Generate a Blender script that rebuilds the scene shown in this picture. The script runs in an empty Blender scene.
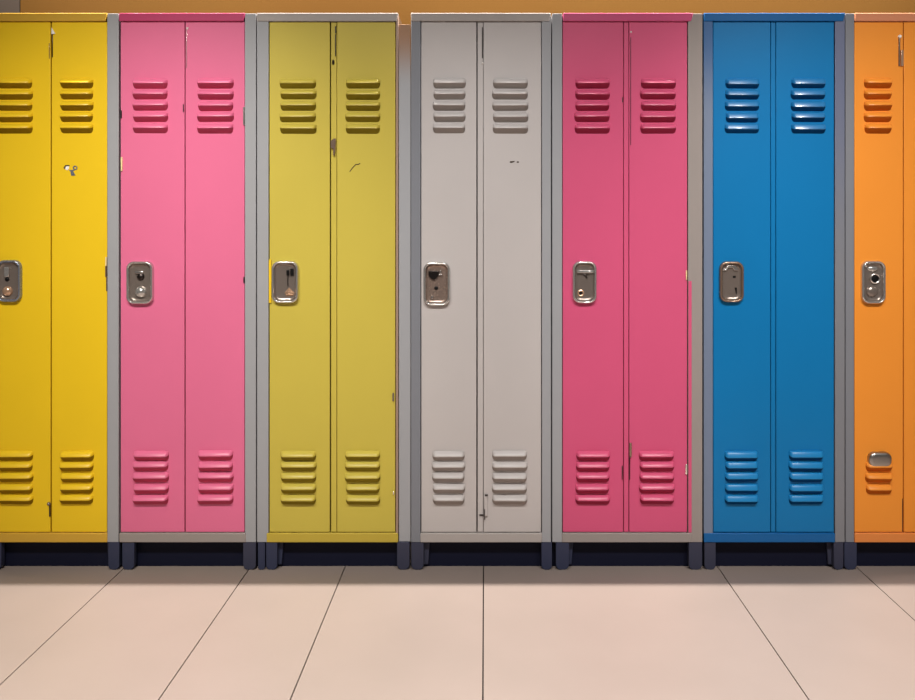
import bpy, bmesh, math, random
from mathutils import Vector

random.seed(4)
C = bpy.context.scene.collection
PI = math.pi

# ------------------------------------------------------------------ scale
S = 309.0            # pixels of the photograph per metre on the locker front plane
D = 3.0              # camera distance from the locker fronts
CAMX, CAMZ = 0.089, 342.0 / S


def X(px):
    return (px - 457.5) / S


def Z(py):
    return (570.0 - py) / S


# ------------------------------------------------------------------ materials
def lin(c):
    def f(v):
        v /= 255.0
        return v / 12.92 if v <= 0.04045 else ((v + 0.055) / 1.055) ** 2.4
    return (f(c[0]), f(c[1]), f(c[2]), 1.0)


def nodes_of(name):
    m = bpy.data.materials.new(name)
    m.use_nodes = True
    nt = m.node_tree
    return m, nt, nt.nodes['Principled BSDF']


def paint(name, rgb, rough=0.42, var=0.05, metallic=0.0, bump=0.02, spec=0.2, coat=0.0):
    """sprayed metal paint: faint cloudiness and orange-peel bump"""
    m, nt, b = nodes_of(name)
    tc = nt.nodes.new('ShaderNodeTexCoord')
    n = nt.nodes.new('ShaderNodeTexNoise')
    n.inputs['Scale'].default_value = 3.5
    n.inputs['Detail'].default_value = 4
    nt.links.new(tc.outputs['Object'], n.inputs['Vector'])
    mix = nt.nodes.new('ShaderNodeMix')
    mix.data_type = 'RGBA'
    c = lin(rgb)
    mix.inputs[6].default_value = tuple(v * (1 - var) for v in c[:3]) + (1,)
    mix.inputs[7].default_value = tuple(min(1, v * (1 + var)) for v in c[:3]) + (1,)
    nt.links.new(n.outputs['Fac'], mix.inputs[0])
    nt.links.new(mix.outputs[2], b.inputs['Base Color'])
    b.inputs['Roughness'].default_value = rough
    b.inputs['Metallic'].default_value = metallic
    b.inputs['Specular IOR Level'].default_value = spec
    b.inputs['Coat Weight'].default_value = coat
    b.inputs['Coat Roughness'].default_value = 0.18
    if bump:
        n2 = nt.nodes.new('ShaderNodeTexNoise')
        n2.inputs['Scale'].default_value = 420
        nt.links.new(tc.outputs['Object'], n2.inputs['Vector'])
        bp = nt.nodes.new('ShaderNodeBump')
        bp.inputs['Strength'].default_value = bump
        bp.inputs['Distance'].default_value = 0.002
        nt.links.new(n2.outputs['Fac'], bp.inputs['Height'])
        nt.links.new(bp.outputs['Normal'], b.inputs['Normal'])
    return m


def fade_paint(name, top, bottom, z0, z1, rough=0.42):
    """height gradient blending from one colour to the other up the post"""
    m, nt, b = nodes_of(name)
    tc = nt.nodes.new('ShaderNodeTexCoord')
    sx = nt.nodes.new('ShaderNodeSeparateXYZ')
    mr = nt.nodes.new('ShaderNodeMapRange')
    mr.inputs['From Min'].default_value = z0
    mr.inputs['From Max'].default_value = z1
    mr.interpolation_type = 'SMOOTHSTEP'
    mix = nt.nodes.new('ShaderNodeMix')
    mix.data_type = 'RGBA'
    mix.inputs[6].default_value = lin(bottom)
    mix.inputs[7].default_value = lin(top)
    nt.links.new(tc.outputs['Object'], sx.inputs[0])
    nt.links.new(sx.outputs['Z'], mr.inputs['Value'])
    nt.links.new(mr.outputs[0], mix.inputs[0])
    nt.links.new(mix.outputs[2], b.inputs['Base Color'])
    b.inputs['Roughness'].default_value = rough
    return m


def metal(name, rgb, rough, metallic=1.0):
    m, nt, b = nodes_of(name)
    b.inputs['Base Color'].default_value = lin(rgb)
    b.inputs['Metallic'].default_value = metallic
    tc = nt.nodes.new('ShaderNodeTexCoord')
    n = nt.nodes.new('ShaderNodeTexNoise')
    n.inputs['Scale'].default_value = 60
    nt.links.new(tc.outputs['Object'], n.inputs['Vector'])
    mr = nt.nodes.new('ShaderNodeMapRange')
    mr.inputs['To Min'].default_value = max(0.02, rough - 0.05)
    mr.inputs['To Max'].default_value = rough + 0.07
    nt.links.new(n.outputs['Fac'], mr.inputs['Value'])
    nt.links.new(mr.outputs[0], b.inputs['Roughness'])
    return m


M = dict(
    yellow=paint('yellow_paint', (234, 196, 34), 0.38),
    pink=paint('light_pink_paint', (222, 112, 150), 0.40),
    olive=paint('olive_green_paint', (196, 179, 76), 0.40),
    silver=paint('pale_grey_paint', (190, 185, 183), 0.42),
    rose=paint('deep_pink_paint', (209, 86, 125), 0.40),
    blue=paint('blue_paint', (16, 116, 176), 0.34),
    orange=paint('orange_paint', (238, 148, 54), 0.40),
    grey=paint('grey_frame_paint', (158, 160, 164), 0.38, var=0.03),
    grey_dark=paint('dark_grey_frame_paint', (126, 129, 136), 0.38, var=0.03),
    grey_warm=paint('warm_grey_frame_paint', (152, 144, 140), 0.38, var=0.03),
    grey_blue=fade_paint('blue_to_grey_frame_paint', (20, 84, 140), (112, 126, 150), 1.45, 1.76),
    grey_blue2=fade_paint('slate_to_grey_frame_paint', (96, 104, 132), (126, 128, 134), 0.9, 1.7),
    tan=paint('tan_frame_paint', (158, 134, 118), 0.38, var=0.03),
    silver_rail=paint('silver_rail_paint', (172, 166, 162), 0.32, var=0.03),
    yellow_rail=paint('yellow_rail_paint', (206, 164, 60), 0.4),
    pink_rail=paint('magenta_rail_paint', (190, 70, 112), 0.32),
    rose_rail=paint('rose_rail_paint', (205, 86, 130), 0.28),
    olive_rail=paint('olive_rail_paint', (190, 168, 66), 0.36),
    blue_rail=paint('blue_rail_paint', (22, 96, 158), 0.32),
    orange_rail=paint('orange_rail_paint', (226, 138, 70), 0.36),
    peach_rail=paint('peach_rail_paint', (214, 142, 106), 0.36),
    filler=fade_paint('filler_painted_reflection', (150, 106, 66), (158, 160, 164), 1.56, 1.75),  # amber reflection of the wall painted into the top of the strip
    blue_vent=paint('glossy_blue_paint', (16, 116, 176), 0.36, spec=0.9, coat=1.0, bump=0),
    rose_vent=paint('glossy_deep_pink_paint', (212, 88, 126), 0.34, spec=0.6, bump=0),
    blue_vent_low=paint('satin_blue_paint', (24, 128, 190), 0.36, spec=0.5, bump=0),
    yellow_vent=paint('glossy_yellow_paint', (234, 196, 34), 0.36, spec=0.5, bump=0),
    pink_vent=paint('glossy_light_pink_paint', (222, 112, 150), 0.36, spec=0.5, bump=0),
    olive_vent=paint('glossy_olive_paint', (196, 179, 76), 0.36, spec=0.4, bump=0),
    silver_vent=paint('glossy_pale_grey_paint', (190, 185, 183), 0.36, spec=0.5, bump=0),
    orange_vent=paint('glossy_orange_paint', (238, 148, 54), 0.38, spec=0.35, bump=0),
    navy=paint('navy_leg_paint', (54, 59, 82), 0.45, var=0.08),
    charcoal=paint('charcoal_leg_paint', (60, 62, 80), 0.45, var=0.08),
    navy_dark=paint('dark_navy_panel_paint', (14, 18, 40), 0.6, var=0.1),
    chrome=metal('lock_chrome', (205, 202, 198), 0.16, 0.8),
    steel=metal('lock_plate_steel', (146, 134, 126), 0.24, 0.62),
    copper=metal('copper_tone_steel', (205, 168, 138), 0.22, 0.6),
    bronze=metal('bronze_steel', (156, 132, 114), 0.24, 0.7),
    bluesteel=metal('blue_grey_steel', (140, 146, 160), 0.26, 0.6),
    white_metal=metal('white_metal', (245, 240, 235), 0.2),
    black=paint('black_slot', (12, 11, 12), 0.5, bump=0),
    dark_steel=metal('dark_steel', (70, 64, 62), 0.3),
    white=paint('white_chip', (240, 238, 232), 0.4, bump=0),
    cream=paint('cream_chip', (236, 214, 160), 0.4, bump=0),
    scuff=paint('scuff_brown', (70, 58, 48), 0.6, bump=0),
)

UNDERSIDE_SHADE = {}  # louver undersides: door colours darkened, shade painted in
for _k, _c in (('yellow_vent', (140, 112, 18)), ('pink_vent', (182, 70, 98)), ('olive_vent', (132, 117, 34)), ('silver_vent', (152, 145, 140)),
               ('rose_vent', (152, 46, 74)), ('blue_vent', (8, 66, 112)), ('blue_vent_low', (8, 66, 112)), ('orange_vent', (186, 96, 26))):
    UNDERSIDE_SHADE[M[_k].name] = paint(M[_k].name + '_slot', _c, 0.6, bump=0, spec=0.05)

# ------------------------------------------------------------------ mesh helpers


def obj(name, bm, mats, parent=None, smooth=True, bevel=0.0, seg=2, angle=35):
    bmesh.ops.remove_doubles(bm, verts=bm.verts, dist=1e-6)
    bmesh.ops.recalc_face_normals(bm, faces=bm.faces)
    me = bpy.data.meshes.new(name)
    bm.to_mesh(me)
    bm.free()
    for m in (mats if isinstance(mats, (list, tuple)) else [mats]):
        me.materials.append(m)
    o = bpy.data.objects.new(name, me)
    C.objects.link(o)
    if parent:
        o.parent = parent
    if bevel:
        b = o.modifiers.new('bevel', 'BEVEL')
        b.width = bevel
        b.segments = seg
        b.limit_method = 'ANGLE'
        b.angle_limit = math.radians(30)
    if smooth:
        for p in me.polygons:
            p.use_smooth = True
        me.set_sharp_from_angle(angle=math.radians(angle))
    return o


def box(bm, x0, x1, y0, y1, z0, z1, mi=0):
    vs = [bm.verts.new((x, y, z)) for x in (x0, x1) for y in (y0, y1) for z in (z0, z1)]
    for f in ((0, 1, 3, 2), (4, 6, 7, 5), (0, 4, 5, 1), (2, 3, 7, 6), (0, 2, 6, 4), (1, 5, 7, 3)):
        fc = bm.faces.new([vs[i] for i in f])
        fc.material_index = mi


def prism(bm, pts, y0, y1, mi=0):
    """extrude an outline (x, z) along y"""
    a = [bm.verts.new((x, y0, z)) for x, z in pts]
    b = [bm.verts.new((x, y1, z)) for x, z in pts]
    n = len(pts)
    f1 = bm.faces.new(a)
    f2 = bm.faces.new(b[::-1])
    f1.material_index = f2.material_index = mi
    for i in range(n):
        f = bm.faces.new((a[i], b[i], b[(i + 1) % n], a[(i + 1) % n]))
        f.material_index = mi


def rrect(cx, cz, hw, hh, r, n=6):
    pts = []
    for sx, sz, a0 in ((1, 1, 0), (-1, 1, 90), (-1, -1, 180), (1, -1, 270)):
        for k in range(n + 1):
            a = math.radians(a0 + 90.0 * k / n)
            pts.append((cx + sx * (hw - r) + r * math.cos(a), cz + sz * (hh - r) + r * math.sin(a)))
    return pts


def loft(bm, rings, cap=True, mi=0, base=True):
    """rings: lists of (x, y, z) with the same count, closed loops"""
    prev = None
    first = None
    for ring in rings:
        vs = [bm.verts.new(p) for p in ring]
        if prev:
            n = len(vs)
            for i in range(n):
                f = bm.faces.new((prev[i], prev[(i + 1) % n], vs[(i + 1) % n], vs[i]))
                f.material_index = mi
        else:
            first = vs
        prev = vs
    if cap:
        f = bm.faces.new(prev)
        f.material_index = mi
        if base:
            f = bm.faces.new(first[::-1])
            f.material_index = mi


def dome(bm, cx, cz, y, r, h, n=20, m=6, sx=1.0, sz=1.0):
    rings = []
    for k in range(m):
        a = (PI / 2) * k / (m - 0.5)
        rr = r * math.cos(a)
        rings.append([(cx + sx * rr * math.cos(2 * PI * i / n), y - h * math.sin(a), cz + sz * rr * math.sin(2 * PI * i / n)) for i in range(n)])
    loft(bm, rings)


def ring(bm, cx, cz, y, r, t, n=24, m=8):
    """torus lying on the door plane"""
    vs = []
    for i in range(n):
        a = 2 * PI * i / n
        row = []
        for k in range(m):
            b = 2 * PI * k / m
            rr = r + t * math.cos(b)
            row.append(bm.verts.new((cx + rr * math.cos(a), y + t * math.sin(b), cz + rr * math.sin(a))))
        vs.append(row)
    for i in range(n):
        for k in range(m):
            bm.faces.new((vs[i][k], vs[(i + 1) % n][k], vs[(i + 1) % n][(k + 1) % m], vs[i][(k + 1) % m]))


def tube(bm, pts, r, n=8):
    rings = []
    P = [Vector(p) for p in pts]
    for i, p in enumerate(P):
        t = (P[min(i + 1, len(P) - 1)] - P[max(i - 1, 0)]).normalized()
        u = t.cross(Vector((0, 1, 0)))
        if u.length < 1e-4:
            u = t.cross(Vector((1, 0, 0)))
        u.normalize()
        v = t.cross(u)
        rings.append([tuple(p + r * (math.cos(2 * PI * k / n) * u + math.sin(2 * PI * k / n) * v)) for k in range(n)])
    loft(bm, rings)


YD = 0.004            # door face sits this far behind the frame face

# section of one pressed louver: (outward, down)
PROFILE = [(0.0, 0.0), (0.0028, -0.0010), (0.0062, -0.0032), (0.0090, -0.0064), (0.0112, -0.0098), (0.0126, -0.0130),
           (0.0128, -0.0152), (0.0116, -0.0168), (0.0078, -0.0228), (0.0, -0.0318)]


FLAT = [(0.0, 0.0), (0.0040, -0.0008), (0.0066, -0.0022), (0.0082, -0.0050), (0.0098, -0.0110), (0.0112, -0.0168),
        (0.0114, -0.0182), (0.0104, -0.0198), (0.0072, -0.0240), (0.0, -0.0318)]


def louver(bm, x0, x1, zt, y, wob=0.0, k=1.0, prof=PROFILE):
    w = x1 - x0
    st = [(0.0, 0.0), (0.0012, 0.42), (0.0032, 0.70), (0.0062, 0.90), (0.0100, 1.0)]
    xs = [(x0 + d, s) for d, s in st] + [(x1 - d, s) for d, s in reversed(st)]
    prev = None
    for i, (x, s) in enumerate(xs):
        tilt = wob * (x - x0) / w
        vs = [bm.verts.new((x, y - o * s * k - 0.0002, zt + dz * (0.45 + 0.55 * s) - 0.009 * (1 - s) * 0.5 + tilt)) for o, dz in prof]
        if prev:
            for a in range(len(vs) - 1):
                f = bm.faces.new((prev[a], vs[a], vs[a + 1], prev[a + 1]))
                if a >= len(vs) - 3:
                    f.material_index = 1  # underside faces take the darkened, painted-shade colour
        prev = vs


def vent(door, mat, px0, px1, rows, ox, prof=PROFILE):
    bm = bmesh.new()
    for i, r in enumerate(rows):
        j = random.uniform(-0.6, 0.6)
        k = random.uniform(-0.5, 0.5)
        louver(bm, X(px0 + j) - ox, X(px1 + k) - ox, Z(r + random.uniform(-0.3, 0.3)), YD,
               wob=random.uniform(-0.0008, 0.0008), k=random.uniform(0.92, 1.08) * (1.6 if rows is UP else 1.4), prof=prof)
    return obj('louvered_vent', bm, [mat, UNDERSIDE_SHADE[mat.name]], door, angle=50)


UP = (78.5, 89.7, 101.0, 112.3, 123.6)
LO = (451.0, 461.6, 472.6, 484.0, 494.8)


def leg_mesh(px0, px1, row, flange, ox):
    bm = bmesh.new()
    x0, x1, zb, zt = X(px0) - ox, X(px1) - ox, max(0.0, Z(row)), Z(542.2)
    zb = 0.0
    w = x1 - x0
    r = min(0.40 * w, 0.016)
    pts = [(x0, zt), (x0, zb + r)]
    for k in range(1, 7):
        a = PI + (PI / 2) * k / 6
        pts.append((x0 + r + r * math.cos(a), zb + r + r * math.sin(a)))
    for k in range(0, 7):
        a = 1.5 * PI + (PI / 2) * k / 6
        pts.append((x1 - r + r * math.cos(a), zb + r + r * math.sin(a)))
    pts.append((x1, zt))
    prism(bm, pts, 0.001, 0.024)
    if flange:
        fx0, fx1 = (x1 - 0.002, x1 + abs(flange) / S) if flange > 0 else (x0 - abs(flange) / S, x0 + 0.002)
        t = 0.006 if flange > 0 else -0.006
        q = [(fx0, zt), (fx0, 0.010), (fx1 - max(t, 0), 0.010), (fx1, zt)] if flange > 0 else [(fx0, zt), (fx0 - t, 0.010), (fx1, 0.010), (fx1, zt)]
        prism(bm, q, 0.022, 0.033)
    return bm


# ------------------------------------------------------------------ lock plates
def lock_plate(door, cx, cz, w, h, rim_mat, dish_mat, ox):
    """pressed chrome surround with a sunken pan"""
    x, z = cx - ox, cz
    y = YD
    hw, hh, r = w / 2, h / 2, 0.0245
    bm = bmesh.new()
    rings = []
    for dw, yy in ((0.0, 0.0), (0.0003, -0.0080), (0.0016, -0.0132), (0.0038, -0.0158), (0.0062, -0.0150), (0.0080, -0.0120), (0.0092, -0.0085)):
        rings.append([(px, y + yy, pz) for px, pz in rrect(x, z, hw - dw, hh - dw, max(0.004, r - dw * 0.8), 8)])
    loft(bm, rings, cap=False)
    p = obj('lock_plate', bm, rim_mat, door, angle=70)
    bm = bmesh.new()
    rings = []
    for dw, yy in ((0.0090, -0.0088), (0.0104, -0.0056), (0.0128, -0.0034), (0.018, -0.0024), (0.030, -0.0020)):
        rings.append([(px, y + yy, pz) for px, pz in rrect(x, z, hw - dw, hh - dw, max(0.002, r - dw * 0.55), 8)])
    loft(bm, rings, base=False)
    obj('lock_pan', bm, dish_mat, door, angle=70)
    return p


# ------------------------------------------------------------------ lockers
def thing(name, label, cat, loc, group=None):
    o = bpy.data.objects.new(name, None)
    o.empty_display_size = 0.1
    C.objects.link(o)
    o.location = loc
    o['label'] = label
    o['category'] = cat
    if group:
        o['group'] = group
    return o


DEPTH = 0.42
ZT, ZDT, ZDB, ZB = Z(13.5), Z(21.8), Z(532.4), Z(542.2)
GROUP = 'double-door metal lockers standing in one row'


def build_locker(label, f0, f1, l, strip, rr, mats, top_ext, bot_ext, legs, upL, upR, loL, loR):
    """f0..f1 frame in px; l = (left door x0, x1), rr = (right door x0, x1); strip = folded strip between"""
    cx = (X(f0) + X(f1)) / 2
    root = thing('locker', label, 'locker', (cx, 0, 0), GROUP)
    P = lambda px: X(px) - cx
    dm = mats['door']
    # carcass: back, sides, roof and floor of the cabinet, open towards the doors
    bm = bmesh.new()
    a0, a1 = P(f0) + 0.0006, P(f1) - 0.0006
    t = 0.004
    y0 = 0.028
    box(bm, a0, a0 + t, y0, DEPTH, ZB + 0.002, ZT - 0.001)
    box(bm, a1 - t, a1, y0, DEPTH, ZB + 0.002, ZT - 0.001)
    box(bm, a0 + t, a1 - t, y0, DEPTH, ZT - 0.001 - t, ZT - 0.001)
    box(bm, a0 + t, a1 - t, y0, DEPTH, ZB + 0.002, ZB + 0.002 + t)
    box(bm, a0 + t, a1 - t, DEPTH - t, DEPTH, ZB + 0.002 + t, ZT - 0.001 - t)
    obj('cabinet_body', bm, mats.get('body', M['grey']), root, smooth=False)
    # posts and rails of the face frame
    for (q0, q1, mk) in ((f0, l[0] - 0.7, 'left'), (rr[1] + 0.7, f1, 'right')):
        if q1 - q0 > 0.8:
            bm = bmesh.new()
            box(bm, P(q0), P(q1), 0.0, 0.028, ZB, ZT)
            obj('frame_post', bm, mats[mk], root, bevel=0.0012)
    bm = bmesh.new()
    x0, x1 = P(top_ext[0]), P(top_ext[1])
    # top rail with sloped mitre ends
    prism(bm, [(x0, ZDT + 0.0015), (x1 - 0.006, ZDT + 0.0015), (x1, ZT - 0.004), (x1, ZT + 0.0012), (x0, ZT + 0.0012)], -0.003, 0.026)
    obj('top_rail', bm, mats['top'], root, bevel=0.0022, seg=3)
    bm = bmesh.new()
    box(bm, P(bot_ext[0]), P(bot_ext[1]), -0.002, 0.026, ZB - 0.0005, ZDB - 0.0022)
    obj('bottom_rail', bm, mats['bottom'], root, bevel=0.0024, seg=3)
    # doors
    doors = []
    for q0, q1 in (l, rr):
        bm = bmesh.new()
        box(bm, P(q0), P(q1), YD, YD + 0.018, ZDB, ZDT)
        d = obj('door', bm, dm, root, bevel=0.0013)
        doors.append(d)
    if strip:
        bm = bmesh.new()
        box(bm, P(strip[0]), P(strip[1]), YD + 0.0012, YD + 0.016, ZDB, ZDT)
        obj('centre_strip', bm, mats.get('strip', dm), root, bevel=0.001)
    for d, up, lo, lrows in ((doors[0], upL, loL, mats.get('rowsL', LO)), (doors[1], upR, loR, LO)):
        vent(d, mats.get('vent', dm), up[0], up[1], UP, cx, mats.get('profile', PROFILE))
        vent(d, mats.get('low_vent', mats.get('vent', dm)), lo[0], lo[1], lrows, cx, mats.get('profile', PROFILE))
    # legs
    for (q0, q1, row, fl, mat) in legs:
        obj('leg', leg_mesh(q0, q1, row, fl, cx), mat, root, bevel=0.0015)
    for q in (f0 + 3, f1 - 15):
        bm = bmesh.new()
        box(bm, P(q), P(q + 12), 0.36, 0.385, 0.0, ZB + 0.002)
        obj('leg', bm, M['navy'], root, bevel=0.003)
    # recessed plinth between the legs
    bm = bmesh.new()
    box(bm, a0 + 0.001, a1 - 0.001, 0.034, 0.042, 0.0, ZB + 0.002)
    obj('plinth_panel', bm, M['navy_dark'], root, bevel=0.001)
    return root, doors, cx


N = M['navy']
lockers = {}
lockers['yellow'] = build_locker(
    'bright yellow double-door metal locker left of the light pink one, cut off by photo edge',
    -24, 118.6, (-13, 49.9), None, (51.1, 106.6),
    dict(door=M['yellow'], vent=M['yellow_vent'], left=M['grey'], right=M['grey'], top=M['yellow_rail'], bottom=M['yellow_rail']),
    (-24, 107.3), (-24, 107.5),
    [(-12, 1, 570, 0, N), (108, 119.0, 570, -4, N)], (-2.5, 32.0), (60.5, 92.8), (-1.5, 32.5), (60, 93.2))
lockers['pink'] = build_locker(
    'light pink double-door metal locker with magenta top edge, between yellow and olive lockers',
    119.2, 255.9, (120.2, 184.1), None, (185.1, 244.2),
    dict(door=M['pink'], vent=M['pink_vent'], left=M['grey'], right=M['grey'], top=M['pink_rail'], bottom=M['grey_warm']),
    (119.3, 245.2), (119.3, 246.0),
    [(122, 134, 569, 0, N), (243, 255.7, 570, 0, M['charcoal'])], (133, 167.6), (197.5, 233.3), (133, 168.3), (197.5, 233))
lockers['olive'] = build_locker(
    'olive green double-door metal locker with silver top edge, right of the light pink locker',
    257.0, 398.2, (269.2, 329.6), (330.8, 336.3), (336.8, 395.2),
    dict(door=M['olive'], vent=M['olive_vent'], body=paint('brown_grey_side_paint', (96, 74, 54)), left=M['grey'], right=M['tan'], top=M['silver_rail'], bottom=M['olive_rail']),
    (257, 398.2), (266.6, 398.2),
    [(257.8, 264.8, 568, 0, N), (266, 277, 570, 5, N), (397, 409.4, 570, 0, M['charcoal'])],
    (280, 316), (345.3, 380), (281, 316), (345.3, 379.8))
lockers['white'] = build_locker(
    'pale grey double-door metal locker in the middle, with grey frame',
    411.0, 551.0, (421.2, 476.4), (477.6, 483.0), (483.5, 541.2),
    dict(door=M['silver'], vent=M['silver_vent'], left=M['grey_dark'], right=M['grey'], top=M['silver_rail'], bottom=M['silver_rail']),
    (411, 551), (420.4, 542.0),
    [(411.2, 423.6, 570, 6, M['charcoal']), (541.5, 552, 570, 0, N)], (433, 465.6), (492.5, 528), (432.3, 464.8), (492.3, 527.3))
lockers['rose'] = build_locker(
    'deep pink double-door metal locker, between the pale grey and blue lockers',
    552.2, 702.4, (562.8, 623.4), (624.1, 628.8), (629.4, 687.4),
    dict(door=M['rose'], vent=M['rose_vent'],  left=M['grey'], right=M['grey_warm'], top=M['rose_rail'], bottom=M['grey_warm']),
    (563.0, 692.8), (562, 691.4),
    [(556, 569, 570, 5, N), (689, 702.3, 570, 0, M['charcoal'])], (575, 609.6), (640.8, 676), (576, 609.5), (639.5, 674.5))
lockers['blue'] = build_locker(
    'blue double-door metal locker, right of the deep pink locker',
    703.8, 844.8, (713.6, 770.8), (771.5, 776.0), (776.6, 834.4),
    dict(door=M['blue'], vent=M['blue_vent'], low_vent=M['blue_vent_low'], profile=FLAT, left=M['grey_blue'], right=M['grey_blue2'], top=M['blue_rail'], bottom=M['blue_rail']),
    (703.8, 844.8), (703.8, 834.9),
    [(704.6, 715.8, 570, 0, M['charcoal']), (834, 843.6, 567, -5, M['charcoal'])], (725.5, 759), (791.3, 825.4), (725, 758.3), (789, 823.5))
lockers['orange'] = build_locker(
    'orange double-door metal locker right of the blue one, cut off by photo edge',
    845.6, 971, (854.9, 903.6), None, (904.4, 960),
    dict(door=M['orange'], vent=M['orange_vent'], left=M['grey_dark'], right=M['grey'], top=M['peach_rail'], bottom=M['orange_rail'],
         rowsL=(462.0, 472.6, 484.4)),
    (854.5, 971), (854.5, 971),
    [(844.6, 857, 570, 0, N), (955, 968, 570, 0, N)], (864.5, 891.8), (917, 944.5), (866, 892), (917, 944.5))

# filler strip screwed to the olive locker's side, closing the wider gap beside the pale grey locker
root, doors, cx = lockers['olive']
bm = bmesh.new()
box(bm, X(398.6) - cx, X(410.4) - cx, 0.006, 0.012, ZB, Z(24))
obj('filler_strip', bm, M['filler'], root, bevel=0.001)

# magenta fold and narrow reveal on the deep pink locker's right post
root, doors, cx = lockers['rose']
bm = bmesh.new()
box(bm, X(688.4) - cx, X(691.6) - cx, -0.0012, 0.002, ZDB, Z(281))
obj('edge_fold', bm, M['rose'], root, bevel=0.0005)

# ------------------------------------------------------------------ lock fittings
W, H = 0.083, 0.137


def bits(key, di=0):
    root, doors, cx = lockers[key]
    return doors[di], (lambda px: X(px) - cx), cx


YB = YD - 0.002      # floor of the lock pan

# yellow: dark slot above a copper-toned knob
d, P, cx = bits('yellow')
lock_plate(d, X(9.5), Z(281), 0.080, W * 0 + 0.136, M['bluesteel'], M['steel'], cx)
bm = bmesh.new(); dome(bm, P(7.3), Z(291.3), YB, 0.0165, 0.013)
obj('lock_knob', bm, M['copper'], d, angle=80)
bm = bmesh.new(); box(bm, P(4.4), P(9.2), YB - 0.006, YB, Z(277), Z(267))
obj('latch_lever', bm, M['chrome'], d, bevel=0.002)
bm = bmesh.new(); dome(bm, P(6.8), Z(279.3), YB, 0.0075, 0.004)
obj('keyhole', bm, M['black'], d)

# light pink: two domed buttons
d, P, cx = bits('pink')
lock_plate(d, X(140.3), Z(282.6), 0.087, 0.139, M['chrome'], M['steel'], cx)
bm = bmesh.new(); dome(bm, P(140.8), Z(292), YB, 0.019, 0.016)
obj('lock_knob', bm, M['chrome'], d, angle=80)
bm = bmesh.new(); dome(bm, P(140.5), Z(276.8), YB, 0.0125, 0.008)
obj('lock_button', bm, M['dark_steel'], d, angle=80)
bm = bmesh.new(); box(bm, P(135.2), P(144), YB - 0.007, YB, Z(273.4), Z(271.2))
obj('latch_lever', bm, M['white_metal'], d, bevel=0.001)

# olive: dark catch at the top, faceted pull at the bottom
d, P, cx = bits('olive')
lock_plate(d, X(285.4), Z(282), 0.087, 0.137, M['chrome'], M['steel'], cx)
bm = bmesh.new()
for a, b2, r0, r1 in ((286.5, 289.2, 270, 275.5), (290.4, 293.6, 268.5, 275.8)):
    box(bm, P(a), P(b2), YB - 0.006, YB, Z(r1), Z(r0))
obj('lock_catch_or_glint', bm, M['black'], d, bevel=0.0015)
bm = bmesh.new()
tip = bm.verts.new((P(289.6), YB - 0.013, Z(292)))
base = [bm.verts.new((P(a), YB, Z(b2))) for a, b2 in ((284.5, 292.6), (288.8, 287.6), (295, 293), (293.8, 296.2), (286, 296.4))]
for i in range(5):
    bm.faces.new((tip, base[i], base[(i + 1) % 5]))
bm.faces.new(base[::-1])
obj('lock_pull', bm, M['copper'], d, smooth=False)
bm = bmesh.new(); tube(bm, [(P(288), YB - 0.002, Z(276)), (P(287.6), YB - 0.002, Z(281)), (P(288), YB - 0.002, Z(286))], 0.0014)
obj('lock_slot', bm, M['dark_steel'], d)
# folded yellow tab beside the plate
bm = bmesh.new(); box(bm, P(268.9), P(271.2), YD - 0.006, YD + 0.002, Z(303), Z(259.5))
obj('edge_tab', bm, M['yellow'], d, bevel=0.001)

# pale grey: half-round thumb tab, small turned key, black hole
d, P, cx = bits('white')
lock_plate(d, X(436.8), Z(283.8), 0.087, 0.141, M['chrome'], metal('warm_pan_steel', (158, 138, 126), 0.26, 0.6), cx)
bm = bmesh.new()
pts = [(P(428.4), Z(271)), (P(439.2), Z(271))] + [(P(433.6) + 0.0175 * math.cos(-a), Z(272) + 0.025 * math.sin(-a)) for a in [PI * k / 10 for k in range(1, 10)]]
prism(bm, pts, YB - 0.007, YB)
obj('thumb_tab', bm, M['dark_steel'], d, bevel=0.0015)
bm = bmesh.new(); box(bm, P(440), P(441.2), YB - 0.008, YB, Z(274), Z(270)); box(bm, P(438.8), P(442.2), YB - 0.008, YB, Z(275.2), Z(274))
obj('key_stub', bm, M['white_metal'], d, bevel=0.0006)
bm = bmesh.new(); dome(bm, P(436.2), Z(288.2), YB, 0.0065, 0.002)
obj('keyhole', bm, M['black'], d)
bm = bmesh.new(); box(bm, P(431), P(433), YB - 0.006, YB, Z(299), Z(295.4))
obj('latch_pin', bm, M['white_metal'], d, bevel=0.001)

# deep pink: horizontal pull bar, hook and ringed keyhole
d, P, cx = bits('rose')
lock_plate(d, X(584.5), Z(282.2), 0.079, 0.137, M['chrome'], M['steel'], cx)
bm = bmesh.new(); box(bm, P(577), P(593.5), YB - 0.010, YB, Z(273), Z(270))
obj('pull_bar', bm, M['chrome'], d, bevel=0.002)
bm = bmesh.new(); tube(bm, [(P(583.5), YB - 0.003, Z(274)), (P(585.2), YB - 0.004, Z(274.8)), (P(586.3), YB - 0.004, Z(276.4)), (P(586.6), YB - 0.003, Z(278))], 0.0026)
obj('lock_hook', bm, M['dark_steel'], d)
bm = bmesh.new(); ring(bm, P(580.8), Z(293.2), YB - 0.001, 0.0085, 0.0026)
obj('keyhole_ring', bm, M['copper'], d)
bm = bmesh.new(); dome(bm, P(580.8), Z(293.2), YB, 0.0065, 0.0015)
obj('keyhole', bm, M['black'], d)

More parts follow.
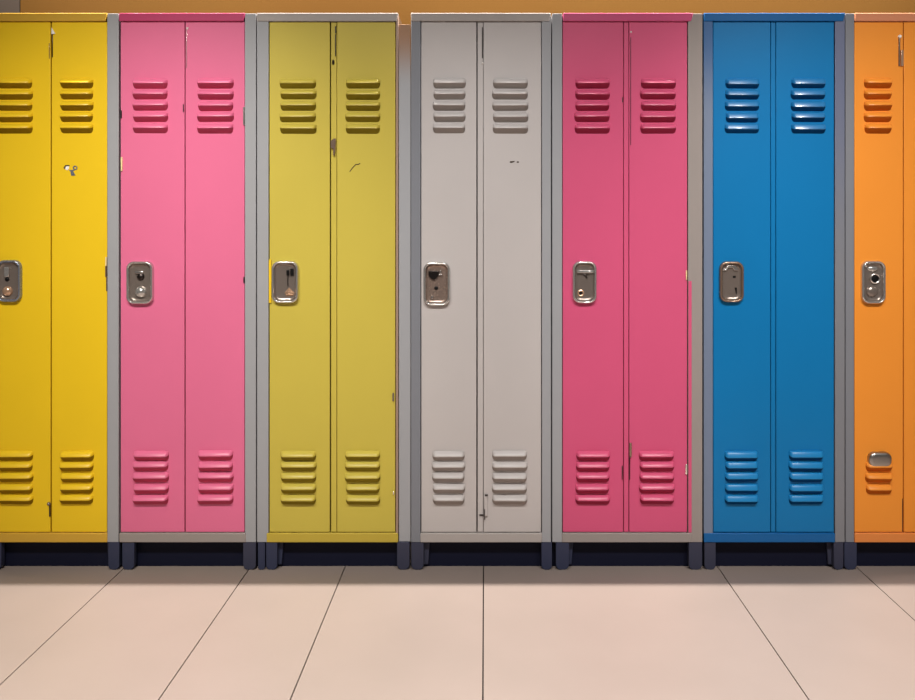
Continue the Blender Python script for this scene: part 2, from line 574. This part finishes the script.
# blue: flat pan, window reflection modelled as bright raised metal, two black slots
d, P, cx = bits('blue')
lock_plate(d, X(731.4), Z(281.8), 0.079, 0.133, M['bronze'], M['steel'], cx)
bm = bmesh.new()
prism(bm, [(P(722.5), Z(270.6)), (P(722.5), Z(269)), (P(726), Z(268.6)), (P(727), Z(265.2)), (P(735), Z(265.2)), (P(738), Z(268.6)), (P(738), Z(270.6)),
           (P(734), Z(270.2)), (P(732.5), Z(267.6)), (P(728), Z(267.6)), (P(726.6), Z(270.6))], YB - 0.006, YB)
obj('lock_catch_or_glint', bm, M['white_metal'], d, bevel=0.001)
bm = bmesh.new(); box(bm, P(733), P(735.8), YB - 0.0012, YB, Z(277.9), Z(275.8))
obj('keyhole', bm, M['black'], d)
bm = bmesh.new(); prism(bm, [(P(734.8), Z(287.6)), (P(737), Z(287.6)), (P(737), Z(294)), (P(736.3), Z(295.2)), (P(735.6), Z(291.6))], YB - 0.0012, YB)
obj('lock_slot', bm, M['black'], d, smooth=False)

# orange: ringed keyhole over an oval button
d, P, cx = bits('orange')
lock_plate(d, X(873), Z(282.2), 0.078, 0.139, M['chrome'], M['steel'], cx)
bm = bmesh.new(); ring(bm, P(874.8), Z(278.5), YB - 0.004, 0.0145, 0.003)
obj('keyhole_ring', bm, M['white_metal'], d)
bm = bmesh.new(); dome(bm, P(874.8), Z(278.8), YB, 0.0125, 0.003)
obj('keyhole', bm, M['black'], d)
bm = bmesh.new(); dome(bm, P(872), Z(291.6), YB, 0.019, 0.010, sx=1.0, sz=1.0)
obj('lock_button', bm, M['steel'], d, angle=80)
bm = bmesh.new(); dome(bm, P(872.6), Z(268.8), YB, 0.015, 0.006, sx=1.15, sz=0.6)
obj('lock_boss', bm, M['chrome'], d, angle=80)
# silver cover plate over the lower vent of the orange door
bm = bmesh.new()
rings = []
for dw, yy in ((0, 0), (0.0004, -0.012), (0.003, -0.0165), (0.008, -0.0185), (0.015, -0.0192)):
    rings.append([(p - 0.0, YD + yy, q - 0.12 * 0.0) for p, q in rrect(P(879.2), Z(459.2), 0.0375 - dw, 0.0245 - dw, max(0.004, 0.0215 - dw), 8)])
loft(bm, rings)
obj('cover_plate', bm, metal('satin_silver', (176, 172, 166), 0.3), d, angle=70)


# ------------------------------------------------------------------ hinges, rods and latches
def rod(key, di, px, r0, r1, w=1.2, mat='dark_steel', name='latch_rod', out=0.0025):
    d, P, cx = bits(key, di)
    bm = bmesh.new()
    box(bm, P(px - w / 2), P(px + w / 2), YD - out, YD + 0.002, Z(r1), Z(r0))
    return obj(name, bm, M[mat], d, bevel=min(0.0009, w / S * 0.3))


def chip(key, di, pts, mat, name, out=0.002):
    d, P, cx = bits(key, di)
    bm = bmesh.new()
    prism(bm, [(P(a), Z(b)) for a, b in pts], YD - out, YD + 0.001)
    return obj(name, bm, M[mat], d, smooth=False)


# yellow
rod('yellow', 1, 52.0, 34, 57, 0.8)
chip('yellow', 1, [(51.4, 27.5), (55, 33.6), (51.4, 34)], 'white', 'latch_tip', 0.004)
rod('yellow', 0, 48.9, 43, 58.5, 0.6, 'bronze', 'latch_rod')
rod('yellow', 0, 49.3, 503, 517, 1.3, 'dark_steel', 'latch_rod')
d, P, cx = bits('yellow'); bm = bmesh.new(); dome(bm, P(48.3), Z(504.2), YD, 0.006, 0.006); obj('latch_knob', bm, M['steel'], d)
rod('yellow', 1, 105.9, 257, 266, 1.4, 'cream', 'hinge', 0.005)
rod('yellow', 1, 106.0, 266, 277, 1.4, 'bronze', 'hinge', 0.006)
rod('yellow', 1, 106.3, 277.5, 291, 0.9, 'bronze', 'hinge', 0.003)
# light pink
rod('pink', 0, 121.0, 110, 118, 1.0, 'dark_steel', 'hinge')
rod('pink', 0, 121.4, 157, 171, 1.6, 'cream', 'hinge', 0.004)
rod('pink', 1, 186.4, 27, 68, 0.7, 'white_metal')
d, P, cx = bits('pink', 1); bm = bmesh.new(); dome(bm, P(187.1), Z(28), YD, 0.0035, 0.004); obj('latch_knob', bm, M['white'], d)
rod('pink', 0, 183.1, 104, 112, 1.0)
rod('pink', 1, 243.8, 107, 125, 1.6, 'white_metal', 'hinge', 0.006)
rod('pink', 1, 243.8, 277, 283, 1.2, 'dark_steel', 'hinge', 0.004)
# olive
rod('olive', 1, 335.5, 26, 33, 1.2, 'dark_steel', 'latch_rod', 0.004)
rod('olive', 1, 335.4, 34, 56, 1.0, 'dark_steel', 'latch_rod', 0.003)
root, doors, cx = lockers['olive']
bm = bmesh.new(); dome(bm, X(333.0) - cx, Z(62), YD + 0.001, 0.006, 0.005, sx=0.7, sz=1.5)
obj('latch_knob', bm, M['dark_steel'], root)
bm = bmesh.new(); prism(bm, [(X(a) - cx, Z(b)) for a, b in ((330.8, 141), (334, 138.5), (336, 138.6), (335.6, 150), (334.6, 155.6), (333.2, 155), (333.4, 149), (330.8, 147.6))], YD - 0.009, YD + 0.002)
obj('latch', bm, M['bronze'], root, bevel=0.001)
rod('olive', 1, 393.2, 393, 401, 1.6, 'steel', 'hinge', 0.006)
rod('olive', 1, 393.5, 491, 494.5, 1.2, 'white_metal', 'hinge', 0.006)
d, P, cx = bits('olive', 1)
bm = bmesh.new()
tube(bm, [(P(349.6), YD - 0.0004, Z(171.6)), (P(352), YD - 0.0004, Z(168.2)), (P(355.6), YD - 0.0004, Z(164.4)), (P(358), YD - 0.0004, Z(164.4)), (P(360), YD - 0.0004, Z(163.2))], 0.0014, 6)
obj('scratch', bm, M['scuff'], d)
# pale grey
root, doors, cx = lockers['white']
rod('white', 1, 482.4, 27, 58, 0.9, 'dark_steel')
d, P, cx = bits('white', 1); bm = bmesh.new(); dome(bm, P(482.6), Z(63), YD, 0.0036, 0.004); obj('latch_knob', bm, M['white'], d)
bm = bmesh.new(); box(bm, P(484.4), P(487.4), YD - 0.006, YD + 0.002, Z(516), Z(495.4))
obj('latch', bm, M['silver'], d, bevel=0.0012)
rod('white', 1, 486.4, 494.6, 496, 3.0, 'dark_steel', 'latch_pin', 0.0075)
rod('white', 1, 484.6, 509, 519.5, 0.9, 'dark_steel', 'latch_pin', 0.0075)
bm = bmesh.new(); box(bm, X(479.4) - cx, X(483.6) - cx, YD - 0.002, YD + 0.004, Z(516), Z(514.8))
obj('latch_pin', bm, M['dark_steel'], root)
chip('white', 1, [(509.7, 162.6), (510.2, 161.2), (514.8, 160.8), (514.4, 162), (511.6, 162.9)], 'scuff', 'scuff_mark', 0.0006)
chip('white', 1, [(516.6, 162.7), (517, 161.3), (518.8, 161.3), (519, 162.7)], 'scuff', 'scuff_mark', 0.0006)
# deep pink
rod('rose', 1, 630.9, 37, 145, 0.7, 'dark_steel', 'latch_rod', 0.001)
d, P, cx = bits('rose', 1); bm = bmesh.new(); dome(bm, P(631.2), Z(31.8), YD, 0.0032, 0.004); obj('latch_knob', bm, M['white'], d)
rod('rose', 0, 622.6, 97, 102, 0.8, 'dark_steel')
rod('rose', 1, 630.6, 443, 457, 2.2, 'bronze', 'latch', 0.006)
rod('rose', 1, 629.9, 457, 480, 0.8, 'dark_steel')
rod('rose', 0, 622.4, 466, 480, 1.0, 'dark_steel')
rod('rose', 1, 686.4, 464.5, 474.6, 1.8, 'white_metal', 'hinge', 0.004)
rod('rose', 1, 686.6, 270.5, 280, 1.2, 'cream', 'hinge', 0.004)
# orange
rod('orange', 0, 899.6, 36, 66, 1.6, 'bronze', 'latch_rod', 0.004)
rod('orange', 0, 902.2, 50, 66, 2.6, 'copper', 'latch', 0.006)
d, P, cx = bits('orange', 0); bm = bmesh.new(); dome(bm, P(900.2), Z(36.4), YD, 0.0062, 0.007); obj('latch_knob', bm, M['white'], d)
rod('orange', 0, 903.0, 499, 532, 0.7, 'dark_steel', 'latch_rod', 0.001)

# little grey and white keyring-like emblem stuck on the yellow door
d, P, cx = bits('yellow', 1)
bm = bmesh.new()
prism(bm, [(P(63.2), Z(167.5)), (P(64.9), Z(165.0)), (P(69), Z(165.0)), (P(69), Z(166.0)), (P(65.6), Z(166.2)), (P(64.6), Z(169)), (P(63.8), Z(169))], YD - 0.0015, YD + 0.001, 0)
prism(bm, [(P(64.4), Z(168.2)), (P(65.5), Z(166.2)), (P(68.6), Z(166.2)), (P(68.3), Z(168.8)), (P(67), Z(170)), (P(65.2), Z(169.6))], YD - 0.001, YD + 0.001, 1)
for i in range(12):      # right-hand loop
    a0, a1 = 2 * PI * i / 12, 2 * PI * (i + 1) / 12
    q = [(74.6 + 2.4 * math.cos(a0), 167.8 + 2.3 * math.sin(a0)), (74.6 + 2.4 * math.cos(a1), 167.8 + 2.3 * math.sin(a1)),
         (74.8 + 1.2 * math.cos(a1), 167.7 + 1.1 * math.sin(a1)), (74.8 + 1.2 * math.cos(a0), 167.7 + 1.1 * math.sin(a0))]
    prism(bm, [(P(a), Z(b)) for a, b in q], YD - 0.0012, YD + 0.001, 2)
prism(bm, [(P(68.6), Z(170)), (P(74), Z(169.8)), (P(74), Z(170.8)), (P(68.8), Z(170.9))], YD - 0.0012, YD + 0.001, 2)
prism(bm, [(P(70), Z(170.8)), (P(72.4), Z(170.8)), (P(75), Z(175.4)), (P(70.8), Z(175.6))], YD - 0.0013, YD + 0.001, 2)
obj('sticker', bm, [M['scuff'], M['white'], M['bluesteel']], d, smooth=False)

# ------------------------------------------------------------------ room shell
seams = [-2.9, -2.3, -1.62, -1.086, -0.677, -0.368, 0.084, 0.849, 1.301, 1.80, 2.35, 2.95]


def floor_mat():
    m, nt, b = nodes_of('pale_floor_slab')
    tc = nt.nodes.new('ShaderNodeTexCoord')
    n = nt.nodes.new('ShaderNodeTexNoise')
    n.inputs['Scale'].default_value = 2.2
    n.inputs['Detail'].default_value = 5
    nt.links.new(tc.outputs['Object'], n.inputs['Vector'])
    cr = nt.nodes.new('ShaderNodeValToRGB')
    cr.color_ramp.elements[0].position = 0.3
    cr.color_ramp.elements[0].color = lin((139, 127, 120))
    cr.color_ramp.elements[1].position = 0.7
    cr.color_ramp.elements[1].color = lin((146, 133, 126))
    nt.links.new(n.outputs['Fac'], cr.inputs[0])
    nt.links.new(cr.outputs[0], b.inputs['Base Color'])
    b.inputs['Roughness'].default_value = 0.5
    b.inputs['Specular IOR Level'].default_value = 0.35
    return m


bm = bmesh.new()
x_prev = -3.4
for s in seams + [3.4]:
    g = 0.0017
    box(bm, x_prev + (g if x_prev > -3.4 else 0), s - (g if s < 3.4 else 0), -4.2, 0.45, -0.012, 0.0, 0)
    x_prev = s
box(bm, -3.4, 3.4, -4.2, 0.45, -0.03, -0.0125, 1)
fl = obj('floor', bm, [floor_mat(), paint('dark_joint', (14, 12, 12), 0.8, bump=0)], smooth=False)
fl['kind'] = 'structure'


def wall_mat(name, a, b_):
    m, nt, b = nodes_of(name)
    tc = nt.nodes.new('ShaderNodeTexCoord')
    n = nt.nodes.new('ShaderNodeTexNoise')
    n.inputs['Scale'].default_value = 1.3
    nt.links.new(tc.outputs['Object'], n.inputs['Vector'])
    mix = nt.nodes.new('ShaderNodeMix')
    mix.data_type = 'RGBA'
    mix.inputs[6].default_value = lin(a)
    mix.inputs[7].default_value = lin(b_)
    nt.links.new(n.outputs['Fac'], mix.inputs[0])
    nt.links.new(mix.outputs[2], b.inputs['Base Color'])
    b.inputs['Roughness'].default_value = 0.8
    b.inputs['Specular IOR Level'].default_value = 0.06
    return m


XS = -1.642
bm = bmesh.new()
box(bm, -3.4, XS - 0.002, 0.45, 0.55, -0.03, 3.0, 1)
box(bm, XS + 0.002, 3.4, 0.45, 0.55, -0.03, 3.0, 0)
box(bm, XS - 0.002, XS + 0.002, 0.46, 0.55, -0.03, 3.0, 2)
wl = obj('wall_back', bm, [wall_mat('amber_wall', (86, 59, 24), (90, 62, 25)), wall_mat('taupe_wall', (66, 58, 52), (68, 60, 53)), M['black']], smooth=False)
wl['kind'] = 'structure'

# ------------------------------------------------------------------ light
w = bpy.data.worlds.new('World')
bpy.context.scene.world = w
w.use_nodes = True
bg = w.node_tree.nodes['Background']
bg.inputs[0].default_value = (0.80, 0.74, 0.70, 1)
bg.inputs[1].default_value = 0.13


def area(name, loc, rot, sx, sy, power, col, spread=180):
    l = bpy.data.lights.new(name, 'AREA')
    l.shape = 'RECTANGLE'
    l.size, l.size_y = sx, sy
    l.energy = power
    l.color = col
    l.spread = math.radians(spread)
    o = bpy.data.objects.new(name, l)
    C.objects.link(o)
    o.location = loc
    o.rotation_euler = rot
    return o


# slim ceiling strip just behind the line of the locker fronts
area('ceiling_strip_light', (0.15, 0.064, 2.78), (0, 0, 0), 3.9, 0.018, 220, (1.0, 0.92, 0.85))


def spot(name, loc, target, power, col, cone, blend=1.0, r=0.12):
    l = bpy.data.lights.new(name, 'SPOT')
    l.energy = power
    l.color = col
    l.spot_size = math.radians(cone)
    l.spot_blend = blend
    l.shadow_soft_size = r
    o = bpy.data.objects.new(name, l)
    C.objects.link(o)
    o.location = loc
    o.rotation_euler = (Vector(target) - Vector(loc)).to_track_quat('-Z', 'Y').to_euler()
    return o


# a row of ceiling spotlights out in the room, aimed at the lockers
spot('ceiling_spotlight', (-1.10, -2.0, 2.75), (-1.08, 0.0, 0.86), 226, (1.0, 0.94, 0.85), 50)
spot('ceiling_spotlight', (-0.35, -2.0, 2.75), (-0.40, 0.0, 0.80), 142, (1.0, 0.96, 0.92), 54)
spot('ceiling_spotlight', (0.50, -2.0, 2.75), (0.55, 0.0, 0.78), 140, (1.0, 0.96, 0.93), 54)
spot('ceiling_spotlight', (1.30, -2.0, 2.75), (1.35, 0.0, 0.80), 212, (1.0, 0.95, 0.90), 54)
# added unseen fill brightening the open floor, and a warm downlight on the left
area('floor_fill_light', (0.1, -1.45, 2.85), (0, 0, 0), 3.6, 0.3, 20, (1.0, 0.97, 0.93), 44)
spot('warm_downlight', (-0.95, -1.0, 2.8), (-0.93, -0.45, 0.0), 40, (1.0, 0.80, 0.42), 28)

# ------------------------------------------------------------------ camera
cam = bpy.data.cameras.new('Camera')
cam.sensor_width = 36
cam.lens = 36 * (S * D) / 915
cam.shift_x = -(485 - 457.5) / 915
cam.shift_y = -(350 - 228) / 915
co = bpy.data.objects.new('Camera', cam)
C.objects.link(co)
co.location = (CAMX, -D, CAMZ)
co.rotation_euler = (PI / 2, 0, 0)
sc = bpy.context.scene
sc.camera = co
sc.view_settings.view_transform = 'Standard'
sc.cycles.use_denoising = True
